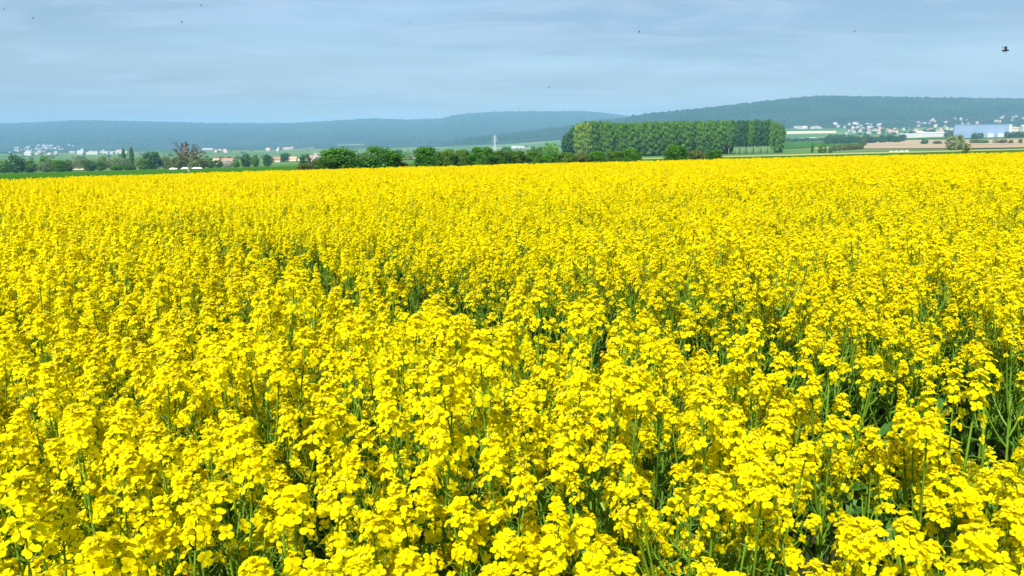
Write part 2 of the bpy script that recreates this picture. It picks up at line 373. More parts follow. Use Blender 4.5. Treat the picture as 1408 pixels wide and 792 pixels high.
def head_spec(n, seed, big):
    """flower placements, pedicels and buds of one raceme, base at origin growing +Z"""
    r = random.Random(seed); Lr = (.078 if big else .058)*r.uniform(.75, 1.3); fl = []; a0 = r.random()*6.28
    for i in range(n):
        t = i/(n-1); a = a0+i*2.39996+r.uniform(-.25, .25); h = Lr*(t**.9) if i > 3 else -r.uniform(0, .045)
        el = R(20)+R(48)*t+r.uniform(-.28, .28); ln = (.027-.013*t)*r.uniform(.7, 1.3)*(1.05 if big else .95)
        d = Vector((math.cos(a)*math.cos(el), math.sin(a)*math.cos(el), math.sin(el)))
        base = Vector((0, 0, h)); p = base+d*ln
        axd = (d+Vector((0, 0, .15+.5*t))+Vector((r.uniform(-.45, .45), r.uniform(-.45, .45), r.uniform(-.3, .3)))).normalized()
        fl.append((base, p, axd, r.random()*6.28, r.uniform(.72, 1.0), r.randrange(6)))
    return dict(L=Lr, fl=fl, seed=seed)
def head_core(sp, lod):
    """rachis, pedicels and the bud cluster at the top: materials stem, bud"""
    b = MB(); r = random.Random(sp['seed']+1); n = 4 if lod == 0 else 3
    b.tube([(0, 0, -.046), (0, 0, sp['L']+.006)], [.0017, .0011], n, 0, cap=False)
    if lod < 2:
        for (base, p, axd, *_x) in sp['fl']:
            mid = (base+p)/2+Vector((0, 0, -.001)); b.tube([base, mid, p-axd*.004], [.0006, .0006, .0006], 3, 0, cap=False)
    for k in range(13 if lod == 0 else 7):
        a = k*2.4; rr = .0068*math.sqrt(k/13)*1.3
        b.octa((math.cos(a)*rr, math.sin(a)*rr, sp['L']+.012-.45*rr+r.uniform(-.001, .001)), (math.cos(a)*rr*60, math.sin(a)*rr*60, 1), .0092, .0025, 1)
    return b
HEADS = [head_spec(28, 101+i, True) for i in range(3)]+[head_spec(19, 201+i, False) for i in range(4)]
def head_full(sp, lod):
    b = MB(); b.merge(head_core(sp, lod), None, {0: 2, 1: 1})
    r = random.Random(sp['seed']+5)
    for (base, p, axd, spin, s, k) in sp['fl']:
        if lod == 0: b.merge(FL0[k], axis_mtx(axd, spin, p, s), {0: 0, 1: 1, 2: 2})
        elif lod == 1: b.merge(FL1[k], axis_mtx(axd, spin, p, s*1.04), {0: 0, 1: 0, 2: 2})
        else:
            m = axis_mtx(axd, spin, p, s); e = .0155
            b.add([m @ Vector(q) for q in ((-e, -e*.45, .002), (e*.35, -e, -.001), (e, e*.45, .002), (-e*.35, e, -.001))], [(0, 1, 2, 3)], 0)
    return b
HM0 = [head_full(h, 0).mesh('flower_head', ['petal', 'bud', 'stem']) for h in HEADS]
HCORE = [head_core(h, 0).mesh('flower_head', ['stem', 'bud']) for h in HEADS]
HF1 = [head_full(h, 1) for h in HEADS]; HF2 = [head_full(h, 2) for h in HEADS]
FLM = [f.mesh('flower', ['petal', 'stamen', 'stem']) for f in FL0]

def leaf_mb(length, width, seed):
    r = random.Random(seed); b = MB(); v = []; f = []; n = 5
    for i in range(n+1):
        t = i/n; w = width*math.sin(math.pi*min(1, .12+.88*t)**.8)*(1 if i < n else 0)*r.uniform(.85, 1.1); z = .25*length*math.sin(t*2.2)-.35*length*t*t
        v += [(t*length, -w, z+.25*w), (t*length, 0, z), (t*length, w, z+.25*w)]
    for i in range(n):
        for j in range(2): f.append((i*3+j, i*3+j+1, i*3+j+4, i*3+j+3))
    b.add(v, f); return b
LEAF = [leaf_mb(.13, .022, 1), leaf_mb(.19, .036, 2), leaf_mb(.09, .014, 3)]
LEAFM = [l.mesh('leaf', ['rape_leaf']) for l in LEAF]
def bez(p0, p1, p2, t): return p0*(1-t)**2+p1*2*t*(1-t)+p2*t*t
def plant_spec(seed):
    r = random.Random(seed); H = r.uniform(1.20, 1.32); lean = Vector((r.uniform(-.06, .06), r.uniform(-.06, .06), 0))
    S = lambda t: Vector((0, 0, H*t))+lean*t*t
    heads = [(S(1), (S(1)-S(.9)).normalized(), r.randrange(3), 1.0)]; br = []
    nb = r.randint(10, 12); a0 = r.random()*6.28
    for i in range(nb):
        t = .50+.36*i/nb; a = a0+i*2.4+r.uniform(-.3, .3); out_ = r.uniform(.06, .15)*(1.15-.35*i/nb)
        p0 = S(t); top = H*r.uniform(.76, 1.01); p2 = Vector((math.cos(a)*out_, math.sin(a)*out_, top))+lean*.8
        p1 = p0*.45+Vector((p2.x, p2.y, p0.z+(p2.z-p0.z)*.42))*.55
        br.append((p0, p1, p2)); heads.append((p2, (p2-p1).normalized(), 3+r.randrange(4) if r.random() < .7 else r.randrange(3), r.uniform(.85, 1.05)))
    lv = []
    for i in range(5):
        t = .22+.09*i; a = r.random()*6.28; lv.append((S(t), a, r.randrange(3) if i > 1 else 1, r.uniform(.8, 1.15), r.uniform(-.7, .1)))
    return dict(S=S, H=H, heads=heads, br=br, lv=lv, seed=seed)
def plant_stem(sp, lod):
    b = MB(); n = (5, 4, 3)[lod]; seg = (6, 5, 3)[lod]; k = 1.0 if lod < 2 else 1.2
    b.tube([sp['S'](i/seg) for i in range(seg+1)], [k*(.0062*(1-i/seg)+.0022) for i in range(seg+1)], n, 0, cap=False)
    for (p0, p1, p2) in sp['br']:
        sg = (5, 4, 2)[lod]
        b.tube([bez(p0, p1, p2, i/sg) for i in range(sg+1)], [k*(.0034*(1-i/sg)+.0017) for i in range(sg+1)], max(3, n-1), 0, cap=False)
    return b
def plant_pods(sp, lod):
    b = MB(); r = random.Random(sp['seed']+77)
    lines = [[sp['S'](1-.30*i/20) for i in range(1, 21)]]+[[bez(p0, p1, p2, 1-.62*i/15) for i in range(1, 16)] for (p0, p1, p2) in sp['br']]
    a = 0
    for ln in lines:
        for i, p in enumerate(ln):
            if lod == 2 and i % 4: continue
            if r.random() < .08: continue
            a += 2.4+r.uniform(-.3, .3); l = r.uniform(.034, .062)*(.65+.35*i/len(ln)); el = r.uniform(.0, .75)
            d = Vector((math.cos(a)*math.cos(el), math.sin(a)*math.cos(el), math.sin(el))); up = Vector((0, 0, 1))
            q1 = p+d*l*.45+up*r.uniform(-.004, .003); q2 = p+d*l*.85+up*l*r.uniform(.15, .45)
            if lod == 0: b.tube([p, q1, q2], [.0008, .0012, .0007], 3, 0, cap=False)
            else: b.tube([p, q1, q2], [.0008, .0012, .0006], 2 if lod == 2 else 3, 0, cap=False)
    return b
PS = [plant_spec(500+i) for i in range(8)]
PSTEM = [plant_stem(s, 0).mesh('stem', ['stem']) for s in PS]
PPOD = [plant_pods(s, 0).mesh('young_pods', ['pod']) for s in PS]
def leaf_mtx(l, s=1.0):
    p, a, k, sc, tl = l; return Matrix.Translation(p) @ Matrix.Rotation(a, 4, 'Z') @ Matrix.Rotation(-tl-.3, 4, 'Y') @ Matrix.Scale(sc*s, 4)
def head_mtx(h):
    p, d, k, s = h; return axis_mtx(d, k*1.7, p, s)
def plant_full(sp, lod):
    b = MB(); b.merge(plant_stem(sp, lod), None, {0: 2}); b.merge(plant_pods(sp, lod), None, {0: 3})
    for l in sp['lv']: b.merge(LEAF[l[2]], leaf_mtx(l, 1.0 if lod < 2 else 1.3), {0: 4})
    HF = HF1 if lod == 1 else HF2
    for h in sp['heads']: b.merge(HF[h[2]], head_mtx(h))
    return b
PM = ['petal', 'bud', 'stem', 'pod', 'rape_leaf']
PROTO1 = [bpy.data.objects.new('rapeseed_mid', plant_full(s, 1).mesh('rapeseed_mid', PM)) for s in PS]
PROTO2 = [bpy.data.objects.new('rapeseed_far', plant_full(s, 2).mesh('rapeseed_far', PM, smooth=False)) for s in PS]

# ------------------------------------------------------------------ rapeseed: where the plants stand
SP0 = 0.165
def edgeY(u): return np.interp(u, [-1, -.68, -.4, 0, .3, .68, 1], [31, 35.5, 43, 46, 45, 40, 36])
pos = []
for iy in range(0, 292):
    y = 0.30+iy*SP0
    xmax = 0.86*y+1.1
    n = int(2*xmax/SP0)
    xs = -xmax+(np.arange(n)+.5)*SP0+(iy % 2)*SP0*.5
    pos.append(np.stack([xs, np.full(n, y)], -1))
pos = np.concatenate(pos); pos += rng.uniform(-.085, .085, pos.shape)
pos = pos[(pos[:, 1] < edgeY(pos[:, 0]/pos[:, 1])+rng.normal(0, .25, len(pos))) & (pos[:, 1] > .28)]
def vnoise(x, y, s, seed):
    g = np.random.default_rng(seed).random((256, 256)); X = x/s+900; Y = y/s+900
    xi = np.floor(X).astype(int); yi = np.floor(Y).astype(int); fx = X-xi; fy = Y-yi; fx = fx*fx*(3-2*fx); fy = fy*fy*(3-2*fy)
    G = lambda a, b: g[a % 256, b % 256]
    return (G(xi, yi)*(1-fx)+G(xi+1, yi)*fx)*(1-fy)+(G(xi, yi+1)*(1-fx)+G(xi+1, yi+1)*fx)*fy
hn = vnoise(pos[:, 0], pos[:, 1], .55, 3)*.5+vnoise(pos[:, 0], pos[:, 1], 1.9, 4)*.5
scl = 0.88+.18*hn+rng.normal(0, .055, len(pos))
# wheel track of the sprayer: a lane of stunted plants that crosses the field from near right to far left
TRK = np.array([(3.2, 1.0), (1.75, 1.95), (1.05, 2.45), (.46, 2.95), (-.94, 4.7), (-4.4, 8.1), (-12, 15.2), (-34, 36)])
def seg_dist(p, line):
    d = np.full(len(p), 1e9)
    for a, b in zip(line[:-1], line[1:]):
        ab = b-a; t = np.clip(((p-a)@ab)/(ab@ab), 0, 1); d = np.minimum(d, np.hypot(*(p-(a+t[:, None]*ab)).T))
    return d
behind = pos[:, 1]-np.interp(pos[:, 0], TRK[::-1, 0], TRK[::-1, 1])      # the crop stands a little lower beyond the wheel track
sd_ = np.sign(behind)*seg_dist(pos, TRK)
scl *= 1-.07*sstep(0, .25, sd_)*(1-sstep(2.5, 9, sd_))
scl *= 1-.14*sstep(-1.05, -.35, sd_)*(1-sstep(-.1, .1, sd_))*(1-.5*sstep(6, 12, pos[:, 1]))
TRK2 = TRK+np.array([1.55, 1.15])
gapn = vnoise(pos[:, 0], pos[:, 1], .5, 8)
dt = seg_dist(pos, TRK); dt2 = seg_dist(pos, TRK2)
scl *= 1-.40*np.exp(-(dt/.40)**4)*sstep(.12, .4, gapn)
scl *= 1-.28*np.exp(-(dt2/.16)**2)*sstep(.45, .8, gapn)
keep = ~(((dt < np.where(pos[:, 1] < 7, .34, .22)+.34*gapn) & (gapn > np.where(pos[:, 1] < 7, .18, .30)) & (rng.random(len(pos)) < .93)) | ((dt2 < .17) & (gapn > .5)))
thin = vnoise(pos[:, 0], pos[:, 1], .35, 12); keep &= ~((thin > .80) & (rng.random(len(pos)) < .75))
# keep clear of the lens
keep &= ~(np.hypot(pos[:, 0], pos[:, 1]) < .42)
pos = pos[keep]; scl = np.clip(scl[keep], .5, 1.14)
gz = terrain(pos[:, 0], pos[:, 1])
dist = np.hypot(pos[:, 0], pos[:, 1])
scl = np.where(dist < .85, np.minimum(scl, .98), scl)
rot = rng.uniform(0, 6.283, len(pos)); var = rng.integers(0, 8, len(pos))
tilt = rng.normal(0, .055, (len(pos), 2))
topz = gz+1.22*scl
depth = pos[:, 1]*CP-(topz-CZ)*SP
prow = row_of(pos[:, 0], pos[:, 1], topz); ppx = W0/2+FPX*pos[:, 0]/depth
inview = (ppx > -15) & (ppx < W0+15) & (prow < H0+45) & (depth > .2)
order = np.argsort(np.where(inview, dist, 1e9))
near = order[:300]; nearset = np.zeros(len(pos), bool); nearset[near] = True

COLW = ['at the left edge', 'far left', 'left', 'left of the middle', 'right of the middle', 'right', 'far right', 'at the right edge']
ROWW = [(740, 'cropped by the bottom edge'), (660, 'just above the bottom edge'), (590, 'low in the field'), (530, 'in the lower middle'),
        (480, 'near the middle of the field'), (430, 'in front of the wheel gap'), (-1, 'beside the wheel gap')]
def plant_label(i):
    c = COLW[min(7, max(0, int(ppx[i]/W0*8)))]; b = [t_ for lim, t_ in ROWW if prow[i] > lim][0]
    h = 'tall' if scl[i] > 1.03 else 'short' if scl[i] < .93 else 'middling'
    v = Euler((tilt[i, 0], tilt[i, 1], rot[i])).to_matrix() @ PS[var[i]]['S'](1)
    ln = 'leaning right' if v.x > .045 else 'leaning left' if v.x < -.045 else 'leaning forward' if v.y < -.05 else 'leaning away' if v.y > .05 else 'upright'
    return f'{h} rapeseed plant {ln}, {b}, {c}'
NDETAIL = 62
for rank, i in enumerate(near):
    i = int(i); sp = PS[var[i]]; k = int(var[i])
    e = link('rapeseed_plant', None, None, (pos[i, 0], pos[i, 1], gz[i]), (tilt[i, 0], tilt[i, 1], rot[i]), float(scl[i]))
    e.empty_display_size = .1
    tag(e, plant_label(i), 'rapeseed plant', 'rapeseed plants in the foreground')
    link('stem', PSTEM[k], e)
    struct(link('young_pods', PPOD[k], e), None, 'stuff')
    for l in sp['lv']:
        o = link('leaf', LEAFM[l[2]], e); o.matrix_basis = leaf_mtx(l)
    for h in sp['heads']:
        m = head_mtx(h)
        if rank < NDETAIL:
            o = link('flower_head', HCORE[h[2]], e); o.matrix_basis = m
            for (base, p, axd, spin, s, kk) in HEADS[h[2]]['fl']:
                f = link('flower', FLM[kk], o); f.matrix_basis = axis_mtx(axd, spin, p, s)
        else:
            o = link('flower_head', HM0[h[2]], e); o.matrix_basis = m

# ------------------------------------------------------------------ instancing of uncountable stuff
def scatter(name, pts, rots, scales, idx, protos, label, cat=None):
    me = bpy.data.meshes.new(name); n = len(pts)
    me.vertices.add(n); me.vertices.foreach_set('co', np.asarray(pts, np.float32).reshape(-1))
    a = me.attributes.new('rot', 'FLOAT_VECTOR', 'POINT'); a.data.foreach_set('vector', np.asarray(rots, np.float32).reshape(-1))
    a = me.attributes.new('scl', 'FLOAT_VECTOR', 'POINT'); a.data.foreach_set('vector', np.asarray(scales, np.float32).reshape(-1))
    a = me.attributes.new('idx', 'INT', 'POINT'); a.data.foreach_set('value', np.asarray(idx, np.int32))
    ob = link(name, me); ng = bpy.data.node_groups.new(name, 'GeometryNodeTree')
    ng.interface.new_socket('Geometry', in_out='INPUT', socket_type='NodeSocketGeometry'); ng.interface.new_socket('Geometry', in_out='OUTPUT', socket_type='NodeSocketGeometry')
    gi = N(ng, 'NodeGroupInput'); go = N(ng, 'NodeGroupOutput'); ip = N(ng, 'GeometryNodeInstanceOnPoints'); jn = N(ng, 'GeometryNodeJoinGeometry')
    for p in protos:
        oi = N(ng, 'GeometryNodeObjectInfo'); oi.inputs['Object'].default_value = p; oi.inputs['As Instance'].default_value = False
        g2 = N(ng, 'GeometryNodeGeometryToInstance'); L(ng, oi.outputs['Geometry'], g2.inputs[0]); L(ng, g2.outputs[0], jn.inputs[0])
    L(ng, gi.outputs[0], ip.inputs['Points']); L(ng, jn.outputs[0], ip.inputs['Instance']); ip.inputs['Pick Instance'].default_value = True
    for nm, typ, sock in (('rot', 'FLOAT_VECTOR', 'Rotation'), ('scl', 'FLOAT_VECTOR', 'Scale'), ('idx', 'INT', 'Instance Index')):
        na = N(ng, 'GeometryNodeInputNamedAttribute', data_type=typ); na.inputs[0].default_value = nm; L(ng, na.outputs[0], ip.inputs[sock])
    L(ng, ip.outputs[0], go.inputs[0])
    md = ob.modifiers.new('scatter', 'NODES'); md.node_group = ng
    struct(ob, label, 'stuff')
    if cat: ob['category'] = cat
    return ob
P3 = np.concatenate([pos, gz[:, None]], 1); RT = np.concatenate([tilt, rot[:, None]], 1)
S3 = np.repeat(scl[:, None], 3, 1)
mid = (~nearset) & (dist < 11); far = (~nearset) & ~mid
scatter('rapeseed_crop', P3[mid], RT[mid], S3[mid], var[mid], PROTO1, 'dense yellow rapeseed behind the nearest plants up to the middle of the field', 'rapeseed')
scatter('rapeseed_crop', P3[far], RT[far], np.clip(S3[far], .86, 1.06)*np.array([1.4, 1.4, 1]), var[far], PROTO2, 'solid yellow sheet of rapeseed running to the far edge of the field', 'rapeseed')

# ------------------------------------------------------------------ wooded ridges
def blob(seed, h=1.0):
    r = np.random.default_rng(seed); b = MB(); nl, na = 5, 8; v = []
    for i in range(nl+1):
        ph = -.5+1.5*i/nl*.98
        for j in range(na):
            a = 2*math.pi*(j+.5*(i % 2))/na; rr = math.cos(ph*.95)*r.uniform(.78, 1.12)
            v.append((math.cos(a)*rr, math.sin(a)*rr, h*(math.sin(ph)+.3)*r.uniform(.9, 1.1)))
    f = [(i*na+j, i*na+(j+1) % na, (i+1)*na+(j+1) % na, (i+1)*na+j) for i in range(nl) for j in range(na)]
    f.append(tuple(range(nl*na, nl*na+na))); b.add(v, f); return b
BLOB = [bpy.data.objects.new('crown_far', blob(i, 1+.15*i).mesh('crown_far', ['forest'], smooth=False)) for i in range(4)]
FB_PX = [-300, 0, 180, 350, 520, 700, 870, 1000, 1100, 1200, 1300, 1408, 1800]
FB_ROW = [198, 197, 200, 197, 194.5, 199, 197, 181, 172.5, 168, 160, 156, 154]
def forest_pts(n, d0, d1, seed, rlo, rhi):
    r = np.random.default_rng(seed); D = np.sqrt(r.uniform(d0*d0, d1*d1, n)); px = r.uniform(-130, 1540, n); X = u_of(px)*D; Z = terrain(X, D); row = row_of(X, D, Z)
    edge = np.interp(px, FB_PX, FB_ROW)+(vnoise(X, D, 160, 21)-.5)*9+(vnoise(X, D, 500, 22)-.5)*6
    k = (row < edge); s = r.uniform(rlo, rhi, n)
    return np.stack([X, D, Z], -1)[k], s[k]
pA, sA = forest_pts(85000, 3600, 8600, 31, 7, 14)
pC, sC = forest_pts(70000, 2900, 4300, 32, 6, 11)
kC = px_of(pC[:, 0]/pC[:, 1]) > 780; pC = pC[kC]; sC = sC[kC]
def add_forest(p, s, label):
    n = len(p); r = np.random.default_rng(5)
    scatter('forest', p, np.stack([np.zeros(n), np.zeros(n), r.uniform(0, 6.28, n)], -1), np.stack([s, s, s*r.uniform(.7, 1.15, n)], -1), r.integers(0, 4, n), BLOB, label, 'forest')
kB = pA[:, 0]*0+px_of(pA[:, 0]/pA[:, 1]) < 900
add_forest(pA[kB], sA[kB], 'hazy blue forest covering the long left ridge')
add_forest(pC, sC, 'blue green forest covering the higher ridge on the right')

# ------------------------------------------------------------------ trees
def crown_mesh(name, mname, shape, n, leaf, seed, mats2=None):
    """leaf faces spread through lobes; shape: list of (cx,cy,cz,rx,ry,rz)"""
    r = np.random.default_rng(seed); sh = np.array(shape, float); vol = (sh[:, 3]*sh[:, 4]*sh[:, 5])**(2/3); pk = r.choice(len(sh), n, p=vol/vol.sum())
    d = r.normal(size=(n, 3)); d /= np.linalg.norm(d, axis=1)[:, None]; rad = r.uniform(.35, 1, n)**.45*r.uniform(.93, 1.1, n)
    p = sh[pk, :3]+d*sh[pk, 3:]*rad[:, None]
    nrm = d+r.normal(0, .55, (n, 3)); nrm /= np.linalg.norm(nrm, axis=1)[:, None]
    a = np.cross(nrm, r.normal(size=(n, 3))); a /= np.linalg.norm(a, axis=1)[:, None]; b = np.cross(nrm, a)
    s = leaf*r.uniform(.55, 1.25, n)[:, None]; a *= s; b *= s*.7
    V = np.stack([p-a, p-b*.9+a*.1, p+a, p+b*.9-a*.1+nrm*s*.25], 1).reshape(-1, 3)
    me = bpy.data.meshes.new(name); f = np.arange(n*4).reshape(-1, 4)
    me.from_pydata(V.tolist(), [], f.tolist()); me.materials.append(M[mname]); me.update(); return me
def lobes(seed, w, h, z0, n, squash=.55):
    """uneven round crown: w wide, from z0 to h"""
    r = random.Random(seed); L_ = [(0, 0, h*.46, w*.39, w*.39, h*.47), (0, 0, h*.22, w*.41, w*.41, h*.24)]
    for i in range(n):
        a = r.random()*6.28; t = r.random(); rr = w*.5*(.52+.22*r.random())*math.sin(math.pi*(.22+.62*t))
        s = w*r.uniform(.09, .16)
        L_.append((math.cos(a)*rr, math.sin(a)*rr, z0+(h-z0)*(.12+.74*t), s, s, s*squash*1.5))
    return L_
def trunk_mesh(h, r0, seed, mname='bark', limbs=5, z0=.35, spread=.25):
    r = random.Random(seed); b = MB(); k = Vector((r.uniform(-.03, .03)*h, r.uniform(-.03, .03)*h, 0))
    P = [Vector((0, 0, -.05*h*0-.15))]+[Vector((0, 0, h*t))+k*math.sin(3*t) for t in (.15, .35, .6, .85)]
    b.tube(P, [r0*1.25, r0, r0*.8, r0*.5, r0*.2], 7)
    for i in range(limbs):
        t = z0+(.8-z0)*i/max(1, limbs-1); p = Vector((0, 0, h*t))+k*math.sin(3*t); a = i*2.4+r.random(); l = h*spread*r.uniform(.7, 1.2)*(1.2-t)
        q = p+Vector((math.cos(a)*l*.5, math.sin(a)*l*.5, l*.45)); e = p+Vector((math.cos(a)*l, math.sin(a)*l, l*1.1))
        b.tube([p, q, e], [r0*.45*(1.1-t), r0*.3*(1.1-t), r0*.08], 5)
    return b.mesh('trunk', [mname])
ROUND = []   # unit trees: 1 m wide, 1 m tall
for i in range(5):
    ROUND.append((lobes(40+i, 1.14, 1.0, .0, 26), 60+i))
CROWNS = {}
def round_crown(kind, mname, n, leaf):
    key = (kind, mname)
    if key not in CROWNS: CROWNS[key] = crown_mesh('crown', mname, ROUND[kind][0], n, leaf, ROUND[kind][1])
    return CROWNS[key]
TRUNKS = [trunk_mesh(.8, .035, 90+i, limbs=6, z0=.15, spread=.42) for i in range(3)]
def bush(name, px, D, w_px, top, mname, label, cat, group=None, kind=None, n=2400, leaf=.034, base=None, raise_=0.0):
    """round tree or shrub whose crown is w_px wide and reaches up to row top at distance D"""
    p = at(px, D); w = w_px/FPX*D*CP; h = float(zrow(top, D))-p.z; kind = random.randrange(5) if kind is None else kind
    e = link(name, None, None, p, (0, 0, random.random()*6.28), (w, w, h)); tag(e, label, cat, group)
    link('trunk', TRUNKS[random.randrange(3)], e); link('crown', round_crown(kind, mname, n, leaf), e)
    return e
G_H = 'bushes behind the far edge of the rapeseed'
near_bushes = [
 (470, 128, 64, 200.5, 'leaf_dark', 'broad dark green round bush, left one of the two behind the rapeseed'),
 (447, 124, 30, 214, 'leaf_hedge', 'low lighter bush leaning on the left side of the broad round bush'),
 (523, 130, 60, 199.5, 'leaf_dark', 'broad dark green round bush, right one of the two behind the rapeseed'),
 (420, 122, 28, 223.5, 'leaf_brown', 'small brownish green bush left of the two broad round bushes'),
 (552, 131, 20, 222, 'leaf_rust', 'low rusty brown shrub in the gap before the hedge'),
 (588, 130, 42, 199, 'leaf_dark', 'tallest dark green bush at the left end of the hedge'),
 (616, 131, 30, 204, 'leaf_hedge', 'olive green hedge bush, second from the left end'),
 (638, 132, 30, 204, 'leaf_hedge', 'green hedge bush, third from the left end'),
 (662, 130, 38, 200, 'leaf_dark', 'tall dark hedge bush below the white pylon'),
 (688, 133, 30, 205, 'leaf_hedge', 'olive hedge bush just right of the white pylon'),
 (709, 134, 30, 204.5, 'leaf_hedge', 'olive hedge bush halfway between pylon and poplar wood'),
 (733, 135, 30, 207, 'leaf_hedge', 'low olive hedge bush left of the light green tree'),
 (756, 135, 28, 209, 'leaf_dark', 'low dark hedge bush in front of the light green tree'),
 (778, 136, 28, 208, 'leaf_hedge', 'hedge bush below the left end of the poplar wood'),
 (800, 137, 26, 209, 'leaf_brown', 'brownish hedge bush below the golden poplar'),
 (823, 138, 28, 205.5, 'leaf_dark', 'dark hedge bush, third from the right end of the hedge'),
 (846, 139, 26, 206, 'leaf_hedge', 'green hedge bush, second from the right end of the hedge'),
 (869, 139, 30, 203, 'leaf_dark', 'rounded hedge bush closing the right end of the hedge'),
 (930, 142, 36, 198, 'leaf_dark', 'round dark bush standing alone in front of the poplar wood'),
 (957, 144, 24, 205, 'leaf_brown', 'small brownish bush between the two dark ones before the poplars'),
 (983, 145, 25, 204.5, 'leaf_dark', 'small round dark bush below the right half of the poplar wood')]
for i, (px, D, w, top, m, lab) in enumerate(near_bushes):
    bush('hedge_bush', px, D, w*1.05, top, m, lab, 'bush', G_H, kind=i % 5, n=6500, leaf=.032)

# left tree belt
belt = [
 (2, 420, 18, 218, 'leaf_mid', 'green bush at the left edge of the photo beyond the cereal'),
 (19, 415, 25, 211, 'leaf_blue', 'big dark blue green tree at the left end of the tree belt'),
 (38, 430, 22, 218.5, 'leaf_mid', 'mid green tree right of the big blue green one'),
 (60, 470, 18, 213, 'leaf_light', 'light green pointed tree rising over the left belt'),
 (61, 425, 24, 222, 'leaf_pale', 'greyish bush below the light green pointed tree'),
 (80, 425, 24, 218.5, 'leaf_dark', 'dark green tree before the gap in the left belt'),
 (92, 430, 12, 218, 'leaf_brown', 'yellowish brown tree beside the gap in the left belt'),
 (120, 430, 17, 219, 'leaf_blue', 'round dark tree right of the gap in the left belt'),
 (134, 432, 18, 220, 'leaf_mid', 'green bush right of the round dark tree'),
 (141, 520, 8, 212, 'leaf_pale', 'thin pale tree behind the round dark one'),
 (158, 440, 20, 226, 'leaf_dark', 'low dark bush left of the two thin poplars'),
 (176, 440, 18, 226.5, 'leaf_dark', 'low dark bush below the two thin poplars'),
 (196, 440, 20, 216, 'leaf_mid', 'green bush at the left foot of the domed tree'),
 (209, 445, 28, 207, 'leaf_blue', 'tall domed green tree left of the lone bare tree'),
 (227, 460, 14, 213, 'leaf_pale', 'pale fuzzy tree beside the tall domed one'),
 (246, 440, 26, 213, 'leaf_brown', 'brownish green tree behind the left half of the lone bare tree'),
 (271, 440, 26, 214, 'leaf_brown', 'brownish green tree behind the right half of the lone bare tree'),
 (287, 450, 14, 216, 'leaf_mid', 'small green tree right of the lone bare tree'),
 (298, 450, 14, 219, 'leaf_mid', 'low green tree below the pinkish roof'),
 (311, 452, 14, 219, 'blossom', 'whitish flowering tree below the red roof'),
 (323, 452, 12, 219, 'leaf_mid', 'small green tree right of the whitish flowering tree'),
 (337, 455, 16, 209.5, 'leaf_blue', 'dark round tree right of the red roofed house'),
 (350, 470, 11, 211, 'leaf_mid', 'narrow green tree between the dark round one and the field strip'),
 (366, 450, 13, 211, 'leaf_blue', 'dark slender tree at the end of the cream field strip'),
 (391, 760, 16, 209.5, 'leaf_blue', 'bluish green tree among the red roofed farm houses'),
 (419, 420, 18, 210, 'leaf_blue', 'dark tree left of the small white house'),
 (432, 470, 9, 217, 'leaf_rust', 'small rusty tree in front of the small white house')]
for i, (px, D, w, top, m, lab) in enumerate(belt):
    bush('belt_tree', px, D, w, top, m, lab, 'tree', 'trees of the left belt', kind=(i*2) % 5, n=1500, leaf=.048)
for i, px in enumerate((104, 115, 126, 138, 150, 160, 172, 186, 194, 225)):
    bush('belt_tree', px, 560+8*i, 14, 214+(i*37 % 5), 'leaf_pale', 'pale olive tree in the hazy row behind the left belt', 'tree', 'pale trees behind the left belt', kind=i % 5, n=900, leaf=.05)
bush('field_tree', 757, 340, 27, 193.5, 'leaf_light', 'light green round tree left of the poplar wood', 'tree', kind=2, n=2200, leaf=.04)
bush('field_tree', 737, 420, 26, 200, 'leaf_mid', 'hazy green tree behind the hedge left of the light green tree', 'tree', kind=1, n=1600, leaf=.045)
bush('field_tree', 697, 560, 22, 200, 'leaf_mid', 'hazy bluish tree behind the hedge right of the white pylon', 'tree', kind=3, n=1400, leaf=.05)
for px, w, top, D, m, lab in ((533, 10, 206, 900, 'leaf_blue', 'small hazy tree just above the right round bush'), (548, 14, 205, 1000, 'leaf_blue', 'hazy green tree above the gap between bush and hedge'),
     (560, 14, 207, 980, 'leaf_light', 'hazy light tree over the cream field strips'), (572, 12, 206, 1020, 'leaf_blue', 'hazy dark tree left of the tallest hedge bush')):
    bush('field_tree', px, D, w, top, m, lab, 'tree', kind=int(px) % 5, n=900, leaf=.06)
for i in range(150):
    px = random.uniform(-10, 600) if i < 118 else random.uniform(600, 800); D = random.uniform(620, 3000); g = at(px, D)
    t_ = row_of(g.x, g.y, g.z)-random.uniform(5, 10)/D*1017*.8
    bush('valley_tree', px, D, random.uniform(6, 11)/D*1017, t_, random.choice(['leaf_pale', 'leaf_mid', 'leaf_blue', 'leaf_pale']), 'small hazy tree out on the valley floor far behind the left tree belt' if px < 450 else 'small hazy tree out on the valley floor far behind the hedge', 'tree', 'hazy valley trees', kind=i % 5, n=500, leaf=.07)
